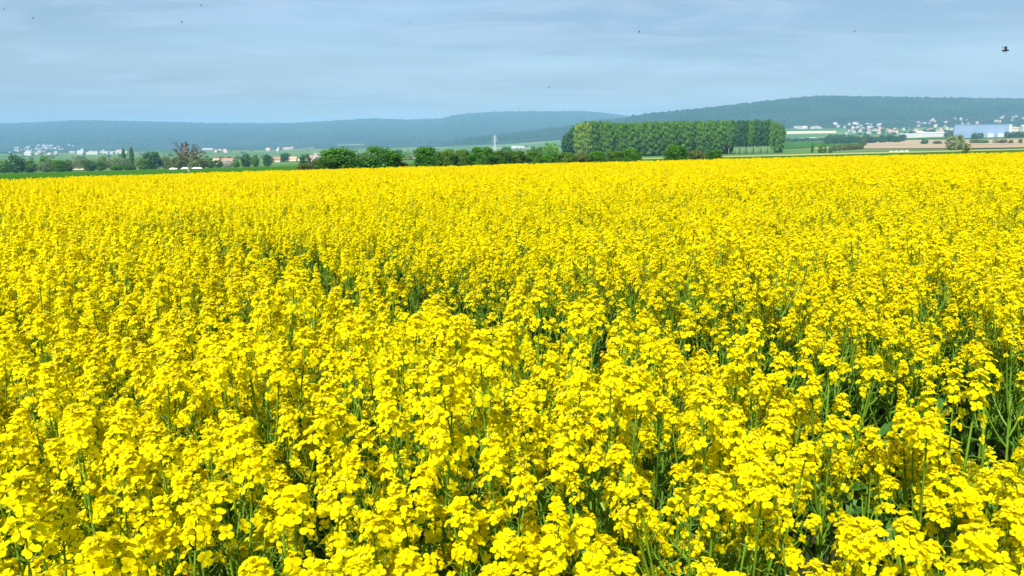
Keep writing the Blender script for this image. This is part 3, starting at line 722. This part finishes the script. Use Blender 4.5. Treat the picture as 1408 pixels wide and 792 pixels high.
right_trees = [
 (1131, 330, 12, 196, 'leaf_mid', 'round green bush in the meadow right of the poplar wood', 'bush'),
 (1142, 332, 7, 201, 'leaf_mid', 'small bush beside the round green meadow bush', 'bush'),
 (1117, 420, 4, 195.5, 'leaf_mid', 'thin young tree in the meadow right of the poplar wood', 'tree'),
 (1187, 560, 9, 190, 'leaf_brown', 'brownish tree at the left tip of the tan field', 'tree'),
 (1270, 480, 10, 190.5, 'leaf_blue', 'small dark green bush in the tan field below the long white shed', 'bush'),
 (1289, 485, 13, 193, 'leaf_brown', 'low brownish bush left of the pale round willow', 'bush'),
 (1313, 340, 25, 183.5, 'leaf_pale', 'big pale olive round willow left of the blue hall', 'tree'),
 (1339, 470, 14, 191, 'leaf_brown', 'left bush of the short hedge in front of the blue hall', 'bush'),
 (1350, 472, 16, 191.5, 'leaf_mid', 'right bush of the short hedge in front of the blue hall', 'bush'),
 (1368, 480, 9, 191, 'leaf_pale', 'small greyish bush below the right end of the blue hall', 'bush'),
 (1378, 482, 12, 191, 'leaf_rust', 'small rusty bush below the right end of the blue hall', 'bush'),
 (1389, 484, 7, 192, 'leaf_rust', 'tiny rusty bush right of the larger rusty one', 'bush'),
 (1402, 486, 6, 190.5, 'leaf_brown', 'tiny brownish bush at the right edge of the photo', 'bush')]
for i, (px, D, w, top, m, lab, c) in enumerate(right_trees):
    if px > 1180 and px != 1313: D = D_from(px, {1187: 200.5, 1270: 198.5, 1289: 198.3}.get(px, 197.3), 300, 1500)
    bush('meadow_bush' if c == 'bush' else 'meadow_tree', px, D, w, top, m, lab, c, 'bushes and trees of the right hand fields', kind=(i*3) % 5, n=1500, leaf=.045)
for i in range(6): bush('meadow_bush', 1148+7*i, 560+12*i, 9, 199-.6*i, 'leaf_brown', 'low bush in the short row left of the tan field', 'bush', 'low row left of the tan field', kind=i % 5, n=700, leaf=.06)
for i in range(22):
    px = 1136+5.0*i+random.uniform(-1.5, 1.5)
    bush('wood_tree', px, 1150+random.uniform(-40, 120), 12, 184.5+random.uniform(-1.5, 3)+.02*abs(i-8), 'leaf_blue', 'dark bluish tree in the far wood left of the long white shed', 'tree', 'far wood left of the white shed', kind=i % 5, n=700, leaf=.06)
for i in range(13):
    bush('wood_tree', 1078+5*i, 1500+random.uniform(-30, 60), 8, 189.5+random.uniform(-.8, .8), 'leaf_blue', 'tiny dark tree in the far row above the green meadow', 'tree', 'far tree row above the meadow', kind=i % 5, n=500, leaf=.07)
for i, px in enumerate((1300, 1307, 1338, 1346, 1383, 1390, 1397, 1404)):
    bush('wood_tree', px, 1240 if i > 1 else 1500, 9, 182-(4 if i < 2 else 0)-(2.0 if i > 3 else 0), 'leaf_blue', ('dark tree beside the left end of the blue hall' if i < 2 else 'small tree in front of the blue hall' if i < 4 else 'dark tree in front of the white buildings at the right edge'), 'tree', 'trees round the blue hall', kind=i % 5, n=700, leaf=.06)
# sapling leaning at the field edge
p = at(1325, 105); sap = link('sapling', None, None, p, (0, R(14), 0), 1.0); tag(sap, 'dark brownish sapling leaning right at the far field edge', 'sapling')
hs = float(zrow(195.5, 105))-p.z
link('trunk', trunk_mesh(hs, .035, 5, limbs=7, z0=.3, spread=.3), sap)
link('crown', crown_mesh('crown', 'leaf_brown', [(0, 0, hs*.42, .42, .35, .5), (.12, 0, hs*.62, .40, .35, .42), (-.1, .1, hs*.85, .25, .25, .3), (.28, 0, hs*.86, .2, .2, .25), (-.2, 0, hs*.3, .3, .3, .35)], 420, .10, 6), sap)

# poplars
def poplar_lobes(seed, w, z0):
    r = random.Random(seed); L_ = []
    for i in range(26):
        t = i/25; z = z0+(1-z0-.05)*t; rr = w*.5*min(1, .55+1.2*t)*(1 if t < .72 else 1-1.6*(t-.72)); a = i*2.4
        L_.append((math.cos(a)*rr*.42, math.sin(a)*rr*.42, z, rr*.66, rr*.66, .062))
    return L_
PTR = [trunk_mesh(.96, .011, 120+i, 'bark_pale', limbs=8, z0=.2, spread=.12) for i in range(3)]
PCR = {}
def poplar(px, D, top, w_px, mname, label, z0=.10, k=0, n=1500, group='poplars of the big wood', base=True):
    p = at(px, D); h = float(zrow(top, D))-p.z; w = w_px/FPX*D*CP
    e = link('poplar_tree', None, None, p, (0, 0, random.random()*6.28), (w, w, h)); tag(e, label, 'poplar', group)
    key = (mname, z0, k % 3)
    if key not in PCR: PCR[key] = crown_mesh('crown', mname, poplar_lobes(200+k % 3, 1.0, z0), int(n*1.6), .065, 210+k % 3)
    if (k % 3, 't') not in PCR:
        m_ = PTR[k % 3].copy()
        PCR[(k % 3, 't')] = m_
    t = link('trunk', PTR[k % 3], e); t.scale = (h*.9/w, h*.9/w, 1); link('crown', PCR[key], e); return e
wl = 0
for row_ in range(3):
    for i in range(33):
        px = 781+i*7.0+random.uniform(-2, 2)+row_*2
        if px > 1004: continue
        top = np.interp(px, [775, 785, 792, 805, 830, 845, 880, 920, 960, 1005], [189, 180, 172.5, 169, 168, 171, 169.5, 168.5, 168, 166.5])+random.uniform(-1.2, 1.6)
        gold = (795 < px < 812 and row_ < 2) or random.random() < .05
        lab = ('poplar at the shaded left end of the big poplar wood' if px < 793 else 'golden green poplar in the left part of the poplar wood' if gold and px < 815 else
               'golden green poplar inside the big poplar wood' if gold else 'tall green poplar inside the wood, '+('above the right end of the hedge' if px < 850 else 'above the gap left of the round dark bush' if px < 912 else 'above the round dark bush' if px < 948 else 'above the small brownish bush' if px < 970 else 'above the small round dark bush'))
        poplar(px, 545+row_*16+random.uniform(-4, 4), top, 19, 'leaf_blue' if px < 790 else 'leaf_poplar_gold' if gold else 'leaf_poplar', lab, z0=.06, k=i+row_)  # left end: shade is put into the colour as darker bluish leaves
for i in range(16):
    px = 1003+i*4.7+random.uniform(-1, 1); row_ = i % 2
    top = np.interp(px, [1000, 1040, 1060, 1068, 1080], [167, 165.5, 166, 170, 174])+random.uniform(-.6, .8)
    lab = 'poplar closing the right end of the wood' if i > 13 else 'dark poplar with bare trunk in the open right part of the wood'
    poplar(px, 540+row_*14, top, 13 if i < 14 else 12, 'leaf_mid' if i > 11 or i % 3 == 0 else 'leaf_blue', lab, z0=(.28 if i < 14 else .06), k=i, n=1200)  # darker leaf materials paint in the shade on this right part
poplar(169, 620, 204.5, 5.2, 'leaf_mid', 'thin column poplar, left one of the pair', z0=.1, k=1, group='pair of thin poplars')
poplar(180, 600, 202.5, 6.0, 'leaf_mid', 'thin column poplar, taller right one of the pair', z0=.1, k=2, group='pair of thin poplars')

# lone bare tree
p = at(257, 138); ht = float(zrow(193, 138))-p.z
lt = link('lone_tree', None, None, p); tag(lt, 'lone nearly bare tree with pale trunk and sparse dark leaf tufts', 'tree')
tb = MB(); tw = MB(); r = random.Random(3)
top = Vector((-.05, 0, ht*.40)); tb.tube([(0, 0, -.2), (.03, 0, ht*.15), (.0, 0, ht*.3), top], [.20, .16, .14, .13], 8)
ends = []
for i in range(15):
    a = i*2.4; el = R(22+60*((i*7) % 15)/14); ln = ht*r.uniform(.44, .54)
    d = Vector((math.cos(a)*math.cos(el), math.sin(a)*math.cos(el), math.sin(el))); s = top+Vector((0, 0, -r.uniform(0, .5)))
    q = s+d*ln*.5+Vector((0, 0, .12)); e_ = s+d*ln+Vector((0, 0, .25)); tb.tube([s, q, e_], [.075, .045, .02], 5); ends.append(e_)
    for j in range(13):
        t = .3+.7*j/12; b0 = s.lerp(e_, t); dd = (d+Vector((r.uniform(-.8, .8), r.uniform(-.8, .8), r.uniform(-.3, .8)))).normalized(); e2 = b0+dd*r.uniform(.35, .75)
        tw.tube([b0, (b0+e2)/2+Vector((0, 0, .04)), e2], [.02, .014, .008], 4); ends.append(e2)
link('trunk', tb.mesh('trunk', ['bark_pale']), lt); link('twigs', tw.mesh('twigs', ['twig']), lt)
lf = [(e_.x, e_.y, e_.z, .2, .2, .17) for e_ in ends if e_.z > ht*.43]
link('crown', crown_mesh('crown', 'leaf_maroon', lf, 3600, .075, 9), lt)

# ------------------------------------------------------------------ houses, sheds, hall, pylons
def house_parts(w, d, h, rh, chimney=True):
    wl_, rf = MB(), MB(); a, b = w/2, d/2
    wl_.add([(-a, -b, -1), (a, -b, -1), (a, b, -1), (-a, b, -1), (-a, -b, h), (a, -b, h), (a, b, h), (-a, b, h), (-a, 0, h+rh), (a, 0, h+rh)],
            [(0, 1, 5, 4), (1, 2, 6, 5, 9), (2, 3, 7, 6), (3, 0, 4, 8, 7), (5, 6, 9), (4, 8, 7)][:1]+[(1, 2, 6, 9, 5), (2, 3, 7, 6), (3, 0, 4, 8, 7)])
    o = .45; th = .25; sl = rh/b
    for s in (-1, 1):
        y0 = s*(b+o); z0 = h-o*sl+.05; zt = h+rh+.05
        v = [(-a-o, y0, z0), (a+o, y0, z0), (a+o, 0, zt), (-a-o, 0, zt)]; v2 = [(x, y, z+th) for x, y, z in v]
        rf.add(v+v2, [(4, 5, 6, 7), (0, 3, 2, 1), (0, 1, 5, 4), (1, 2, 6, 5), (3, 0, 4, 7)])
    if chimney: rf.box((a*.4, b*.25, h+rh*.9+.5), (.7, .7, 1.8))
    return wl_, rf
HW = [house_parts(*s) for s in ((11, 9, 5, 3.6), (15, 9, 5.2, 3.4), (9, 9, 6, 4.2), (24, 11, 6, 3.2))]
HMESH = {}
def house_far(px, D, k, wall, roof, label, group, rz=0.0, s=1.0):
    key = (k, wall, roof)
    if key not in HMESH:
        b = MB(); b.merge(HW[k][0], None, {0: 0}); b.merge(HW[k][1], None, {0: 1}); HMESH[key] = b.mesh('village_house', [wall, roof], smooth=False)
    o = link('village_house', HMESH[key], None, at(px, D), (0, 0, rz), s); tag(o, label, 'house', group); return o
def house_near(px, D, k, wall, roof, label, rz, s=1.0, group=None):
    e = link('farm_house', None, None, at(px, D), (0, 0, rz), s); tag(e, label, 'house', group)
    link('wall', HW[k][0].mesh('wall', [wall], smooth=False), e); link('roof', HW[k][1].mesh('roof', [roof], smooth=False), e)
    w, d, h, rh = ((11, 9, 5, 3.6), (15, 9, 5.2, 3.4), (9, 9, 6, 4.2), (24, 11, 6, 3.2))[k]
    for i in range(3):
        b = MB(); b.box(((i-1)*w*.3, -d/2-.02, h*.6), (1.3, .12, 1.5)); link('window', b.mesh('window', ['glass_dark'], smooth=False), e)
    return e
house_near(312, 640, 1, 'cream_wall', 'red_roof', 'farm house with long red roof above the left tree belt', R(4), .62)
house_near(296, 655, 0, 'cream_wall', 'pink_roof', 'farm house with pinkish roof left of the red roofed one', R(-8), .6)
house_near(378, 740, 1, 'cream_wall', 'red_roof', 'farm house with red roof at the end of the cream strip', R(10), .6)
house_near(402, 760, 1, 'cream_wall', 'pink_roof', 'cream farm house between bluish tree and dark tree', R(-6), .55)
house_near(436, 720, 2, 'white_wall', 'grey_roof', 'small bright white house left of the broad round bush', R(32), .75)
house_near(428, 730, 0, 'cream_wall', 'red_roof', 'reddish house beside the small bright white one', R(-20), .7)
GL = 'white houses of the left village'
for i in range(64):
    big = i % 9 == 0
    if i < 46: px = random.gauss(52, 28); row = 206.5+random.uniform(-7, 7); lab = 'tiny white house in the village below the left ridge'
    else: px = random.uniform(86, 176); row = random.uniform(209.5, 212); lab = 'tiny white house in the string right of the left village'
    if px < -15: continue
    D = D_from(px, row, 2200, 5200)
    house_far(px, D, 3 if big else random.choice([0, 0, 1, 2]), 'white_wall', random.choice(['grey_roof', 'pink_roof', 'grey_roof']), lab, GL if i < 46 else 'house string right of the left village', random.uniform(-.6, .6), random.uniform(.7, 1.1))
def shed(name, px, D, w, h, d, label, mname='white_wall', roof='grey_roof', rz=0.0, cat='shed'):
    e = link(name, None, None, at(px, D), (0, 0, rz)); tag(e, label, cat)
    a, b = house_parts(w, d, h, h*.25, False)
    link('wall', a.mesh('wall', [mname], smooth=False), e); link('roof', b.mesh('roof', [roof], smooth=False), e); return e
for (px, row, w, h, lab) in ((39, 213.8, 26, 11, 'white block building in the middle of the left village'), (111, 212.2, 24, 11, 'bright white block building at the right end of the left village'),
        (127, 212.4, 44, 7, 'long white shed left of centre in the string of white buildings'), (146, 211.9, 16, 7, 'short white shed left of the thin poplars'), (153, 211.7, 18, 7, 'short white shed touching the left thin poplar'), (163, 211, 40, 6, 'long low white shed behind the thin poplars'),
        (286, 206, 40, 6, 'long pale shed on the slope right of the lone bare tree')):
    D = D_from(px, row, 1900, 3700); shed('white_shed', px, D, w*D/2900, h*D/2900, 14, lab, 'white_wall', 'white_metal')
for (px, row, n, lab, g) in ((394, 205.2, 9, 'tiny white house in the hamlet above the cream strip', 'hamlet above the cream strip'), (372, 207, 4, 'tiny pale house left of the hamlet above the cream strip', 'houses left of the hamlet'), (300, 209, 5, 'tiny pale house far behind the lone bare tree', 'houses behind the lone tree')):
    for i in range(n):
        q = px+random.uniform(-14, 14); house_far(q, D_from(q, row+random.uniform(-1, 1), 2200, 3900), random.randrange(3), 'white_wall', 'pink_roof', lab, g, random.uniform(-.6, .6), 1.0)
GR = 'houses of the right village'
for i in range(120):
    c = i % 10
    if c < 2: px = random.gauss(1105, 11); row = random.uniform(176.0, 177.6); lab = 'tiny white house in the group right of the poplar wood'; wl_ = 'white_wall'
    elif c < 4: px = random.uniform(1140, 1210); row = random.uniform(170, 177); lab = 'tiny scattered white house below the right ridge'; wl_ = 'white_wall'
    elif c < 7: px = random.uniform(1150, 1308); row = random.uniform(178, 184.5); lab = 'tiny house with pinkish roof in the village left of the blue hall'; wl_ = random.choice(['white_wall', 'cream_wall', 'stone_wall', 'stone_wall'])
    else: px = random.uniform(1255, 1412); row = random.uniform(159, 172)+(4 if px < 1300 else 0); lab = 'tiny house on the slope above the blue hall'; wl_ = random.choice(['white_wall', 'stone_wall', 'stone_wall', 'cream_wall'])
    D = D_from(px, row, 1700, 3900)
    house_far(px, D, random.choice([0, 0, 1, 2, 3] if c < 2 else [0, 0, 1, 2]), wl_, random.choice(['pink_roof', 'grey_roof', 'red_roof'] if c > 3 else ['grey_roof', 'pink_roof', 'grey_roof', 'white_wall']), lab, GR+str(('', ' by the poplars', ' scattered', ' by the hall', ' on the slope')[1 if c < 2 else 2 if c < 4 else 3 if c < 7 else 4]), random.uniform(-.7, .7), random.uniform(.65, 1.0))
for i in range(130):   # garden trees of the right village
    px = random.uniform(1150, 1412); row = random.uniform(162, 186) if px > 1230 else random.uniform(172, 186); D = D_from(px, row, 1600, 3800)
    bush('garden_tree', px, D, random.uniform(4, 8), row-random.uniform(2.5, 5), 'leaf_blue', 'tiny dark tree among the houses of the right village', 'tree', 'garden trees of the right village', kind=i % 5, n=500, leaf=.07)
# blue hall
D = 1330; p = at(1345, D); e = link('blue_hall', None, None, p, (0, 0, -.50)); tag(e, 'huge blue flat roofed hall with white right end', 'hall')
wd = 63/FPX*D*CP; hh = float(zrow(171.8, D))-p.z
b = MB(); b.box((0, 0, hh/2-1), (wd, 40, hh+2)); link('wall', b.mesh('wall', ['blue_metal'], smooth=False), e)
b = MB(); b.box((0, 0, hh+.35), (wd+1, 41, .7)); link('roof', b.mesh('roof', ['blue_metal'], smooth=False), e)
b = MB(); b.box((wd/2+2.0, 0, hh/2-.5), (4.6, 38, hh+1)); link('stair_tower', b.mesh('stair_tower', ['white_metal'], smooth=False), e)
for x in np.linspace(-.42, .42, 8):
    b = MB(); b.box((x*wd, -20.1, hh*.5), (.35, .25, hh*.96)); link('wall_rib', b.mesh('wall_rib', ['blue_metal'], smooth=False), e)
for k, x in enumerate((.18, .36)):
    b = MB(); b.box((x*wd, -23, 3.4), (9, 6, 6.8)); link('loading_dock', b.mesh('loading_dock', ['white_metal'], smooth=False), e)
for (px, row, w, h, lab) in ((1246, 190.0, 30, 6, 'low white shed left of the long white shed'), (1281, 188.3, 60, 6.5, 'long low white shed left of the blue hall'), (1262, 188.6, 12, 8, 'short white building at the left end of the long shed'),
        (1396, 184, 34, 9, 'white building right of the blue hall'), (1409, 184.2, 22, 12, 'tall white building at the right edge beside the blue hall'), (1115, 192.2, 9, 3, 'small white shed before the far tree row'), (712, 203.4, 22, 2.6, 'long pale shed behind the hedge right of the white pylon')):
    D = D_from(px, row, 900, 3000); shed('white_shed', px, D, w*D/1300, h*D/1300, 14, lab, 'white_wall', 'white_metal' if px != 1396 else 'pink_roof')
def pylon(px, D, top, mname, label, k=1.0):
    p = at(px, D); h = float(zrow(top, D))-p.z; e = link('power_pylon', None, None, p, (0, 0, R(12))); tag(e, label, 'pylon')
    b = MB(); r0, r1, t = h*.06, h*.010, .22*k
    lv = [i/9 for i in range(10)]; C4 = ((1, 1), (-1, 1), (-1, -1), (1, -1))
    def P(c, f): w = r0*(1-f)**1.25+r1; return Vector((C4[c][0]*w, C4[c][1]*w, h*f))
    for c in range(4): b.tube([P(c, f) for f in lv], t, 4)
    for i in range(9):
        for c in range(4):
            b.tube([P(c, lv[i]), P((c+1) % 4, lv[i+1])], t*.55, 3); b.tube([P((c+1) % 4, lv[i]), P(c, lv[i+1])], t*.55, 3)
    link('mast', b.mesh('mast', [mname], smooth=False), e)
    for f, s in ((.66, .17), (.78, .13), (.88, .10)):
        b = MB(); b.tube([(-h*s, 0, h*f), (0, 0, h*(f+.02)), (h*s, 0, h*f)], t*1.2, 4); b.tube([(-h*s, 0, h*f), (0, 0, h*(f+.05)), (h*s, 0, h*f)], t*.7, 3)
        for x in (-1, 1): b.tube([(x*h*s, 0, h*f), (x*h*s, 0, h*f-1.6)], .18, 4)
        link('cross_arm', b.mesh('cross_arm', [mname], smooth=False), e)
pylon(680.5, 1150, 185, 'steel', 'pale steel lattice pylon rising behind the middle of the hedge', .7)
pylon(496, 1500, 197.5, 'steel_dark', 'small dark lattice pylon between the two broad round bushes', 1.5)

# white covered heaps at the field margins
def heap(px, row, w_px, h_px, dlo, dhi, label, group):
    D = D_from(px, row, dlo, dhi); w = w_px/FPX*D; h = h_px/FPX*D; b = MB(); n = 12; m_ = 8; v = []; f = []; r = random.Random(int(px))
    for i in range(n+1):
        t = i/n; k = (math.sin(math.pi*min(max(t, .02), .98)))**.45*(1+r.uniform(-.08, .08))
        for j in range(m_+1):
            a = math.pi*j/m_; v.append(((t-.5)*w, math.cos(a)*1.3*k, math.sin(a)*h*k-.1))
    for i in range(n):
        for j in range(m_): f.append((i*(m_+1)+j, i*(m_+1)+j+1, (i+1)*(m_+1)+j+1, (i+1)*(m_+1)+j))
    f.append(tuple(range(m_+1))); f.append(tuple(reversed(range(n*(m_+1), (n+1)*(m_+1))))); b.add(v, f)
    o = link('covered_heap', b.mesh('covered_heap', ['sheet']), None, at(px, D)); tag(o, label, 'heap', group)
heap(236, 232.3, 11, 2.0, 300, 430, 'low white heap left of the lone tree trunk, set apart', 'white heaps by the lone tree')
heap(252.5, 231.9, 12, 2.4, 300, 430, 'low white heap just left of the lone tree trunk', 'white heaps by the lone tree')
heap(269, 231.3, 14, 2.2, 300, 430, 'low white heap just right of the lone tree trunk', 'white heaps by the lone tree')
for i, px in enumerate((1226, 1233, 1240, 1247)):
    heap(px, 208.7, 6, 2.0, 150, 330, ('leftmost', 'second from the left', 'third from the left', 'rightmost')[i]+' of the four small white heaps in the right green field', 'white heaps in the right field')

# ------------------------------------------------------------------ insects in the air
def ellips(c, r_, n=8, m_=6):
    v = []; f = []
    for i in range(m_+1):
        ph = math.pi*i/m_
        for j in range(n): a = 2*math.pi*j/n; v.append((c[0]+r_[0]*math.cos(ph), c[1]+r_[1]*math.sin(ph)*math.cos(a), c[2]+r_[2]*math.sin(ph)*math.sin(a)))
    for i in range(m_):
        for j in range(n): f.append((i*n+j, i*n+(j+1) % n, (i+1)*n+(j+1) % n, (i+1)*n+j))
    return v, f
bd = MB(); bd.add(*ellips((0, 0, 0), (.0036, .0021, .0021))); bd.add(*ellips((-.0052, 0, -.0004), (.0045, .0019, .0018))); bd.add(*ellips((.0042, 0, -.0003), (.0017, .0017, .0016)))
for s in (-1, 1):
    for x in (-.0015, 0, .0018): bd.tube([(x, s*.001, -.0015), (x-.001, s*.0025, -.0032), (x-.003, s*.002, -.005)], .00018, 3)
BODY = bd.mesh('body', ['insect'])
def wing_mesh(s):
    b = MB(); b.add([(0, s*.001, .0015), (-.0015, s*.004, .0045), (-.005, s*.0062, .0075), (-.0078, s*.005, .0075), (-.0065, s*.0022, .0048), (-.002, s*.0008, .002)], [(0, 1, 2, 3, 4, 5)])
    b.add([(0, s*.001, .0014), (-.0015, s*.004, .0044), (-.005, s*.0062, .0074), (-.0078, s*.005, .0074), (-.0065, s*.0022, .0047), (-.002, s*.0008, .0019)], [(5, 4, 3, 2, 1, 0)]); return b.mesh('wing', ['wing'], smooth=False)
WM = [wing_mesh(1), wing_mesh(-1)]
flies = [(1383.5, 69, 1.55, .1, 'black flying insect, largest speck in the sky, near the right edge'), (5.5, 12.5, 5.0, 2, 'tiny dark insect in the top left corner of the sky'), (46, 25, 5.5, 1, 'tiny dark insect in the sky, second from the left edge'),
 (249.5, 30.5, 5.5, 3, 'tiny dark insect in the upper left sky, lower of a pair'), (277, 7.5, 6, .5, 'tiny dark insect in the upper left sky near the top edge'), (878.5, 44, 5, 2.5, 'tiny dark insect high over the notch between the ridges'), (806, 32, 8, 1, 'faint speck of an insect high above the left end of the poplar wood'),
 (1174.5, 43.5, 6.5, 2, 'tiny dark insect high over the right ridge'), (755, 120, 6.5, 0, 'tiny insect low in the sky above the middle ridge'), (714.5, 149, 7, 2, 'tiny insect just above the middle ridge line'), (564, 31.5, 8, 1, 'faint speck of an insect in the upper middle sky'), (925.5, 182, 5.5, 1, 'tiny dark insect in front of the poplar wood')]
for (px, row, D, rz, lab) in flies:
    z = float(zrow(row, D)); dpt = D*CP-(z-CZ)*SP; x = (px-W0/2)/FPX*dpt
    e = link('flying_insect', None, None, (x, D, z), (.1, -.05, rz)); tag(e, lab, 'insect', 'insects over the field')
    link('body', BODY, e); link('wing', WM[0], e); link('wing', WM[1], e)

# ------------------------------------------------------------------ the air
b = MB(); b.box((0, 0, 140), (24000, 24000, 640)); hz = b.mesh('haze', [], smooth=False)
hm = bpy.data.materials.new('haze'); hm.use_nodes = True; t = hm.node_tree; t.nodes.clear()
o = N(t, 'ShaderNodeOutputMaterial'); pv = N(t, 'ShaderNodeVolumePrincipled'); pv.inputs['Color'].default_value = (0.32, 0.62, 0.92, 1)
pv.inputs['Density'].default_value = 1.25e-4; pv.inputs['Anisotropy'].default_value = -0.15; L(t, pv.outputs[0], o.inputs['Volume'])
hz.materials.append(hm); struct(link('haze', hz), 'thin blue summer haze filling the valley', 'stuff')
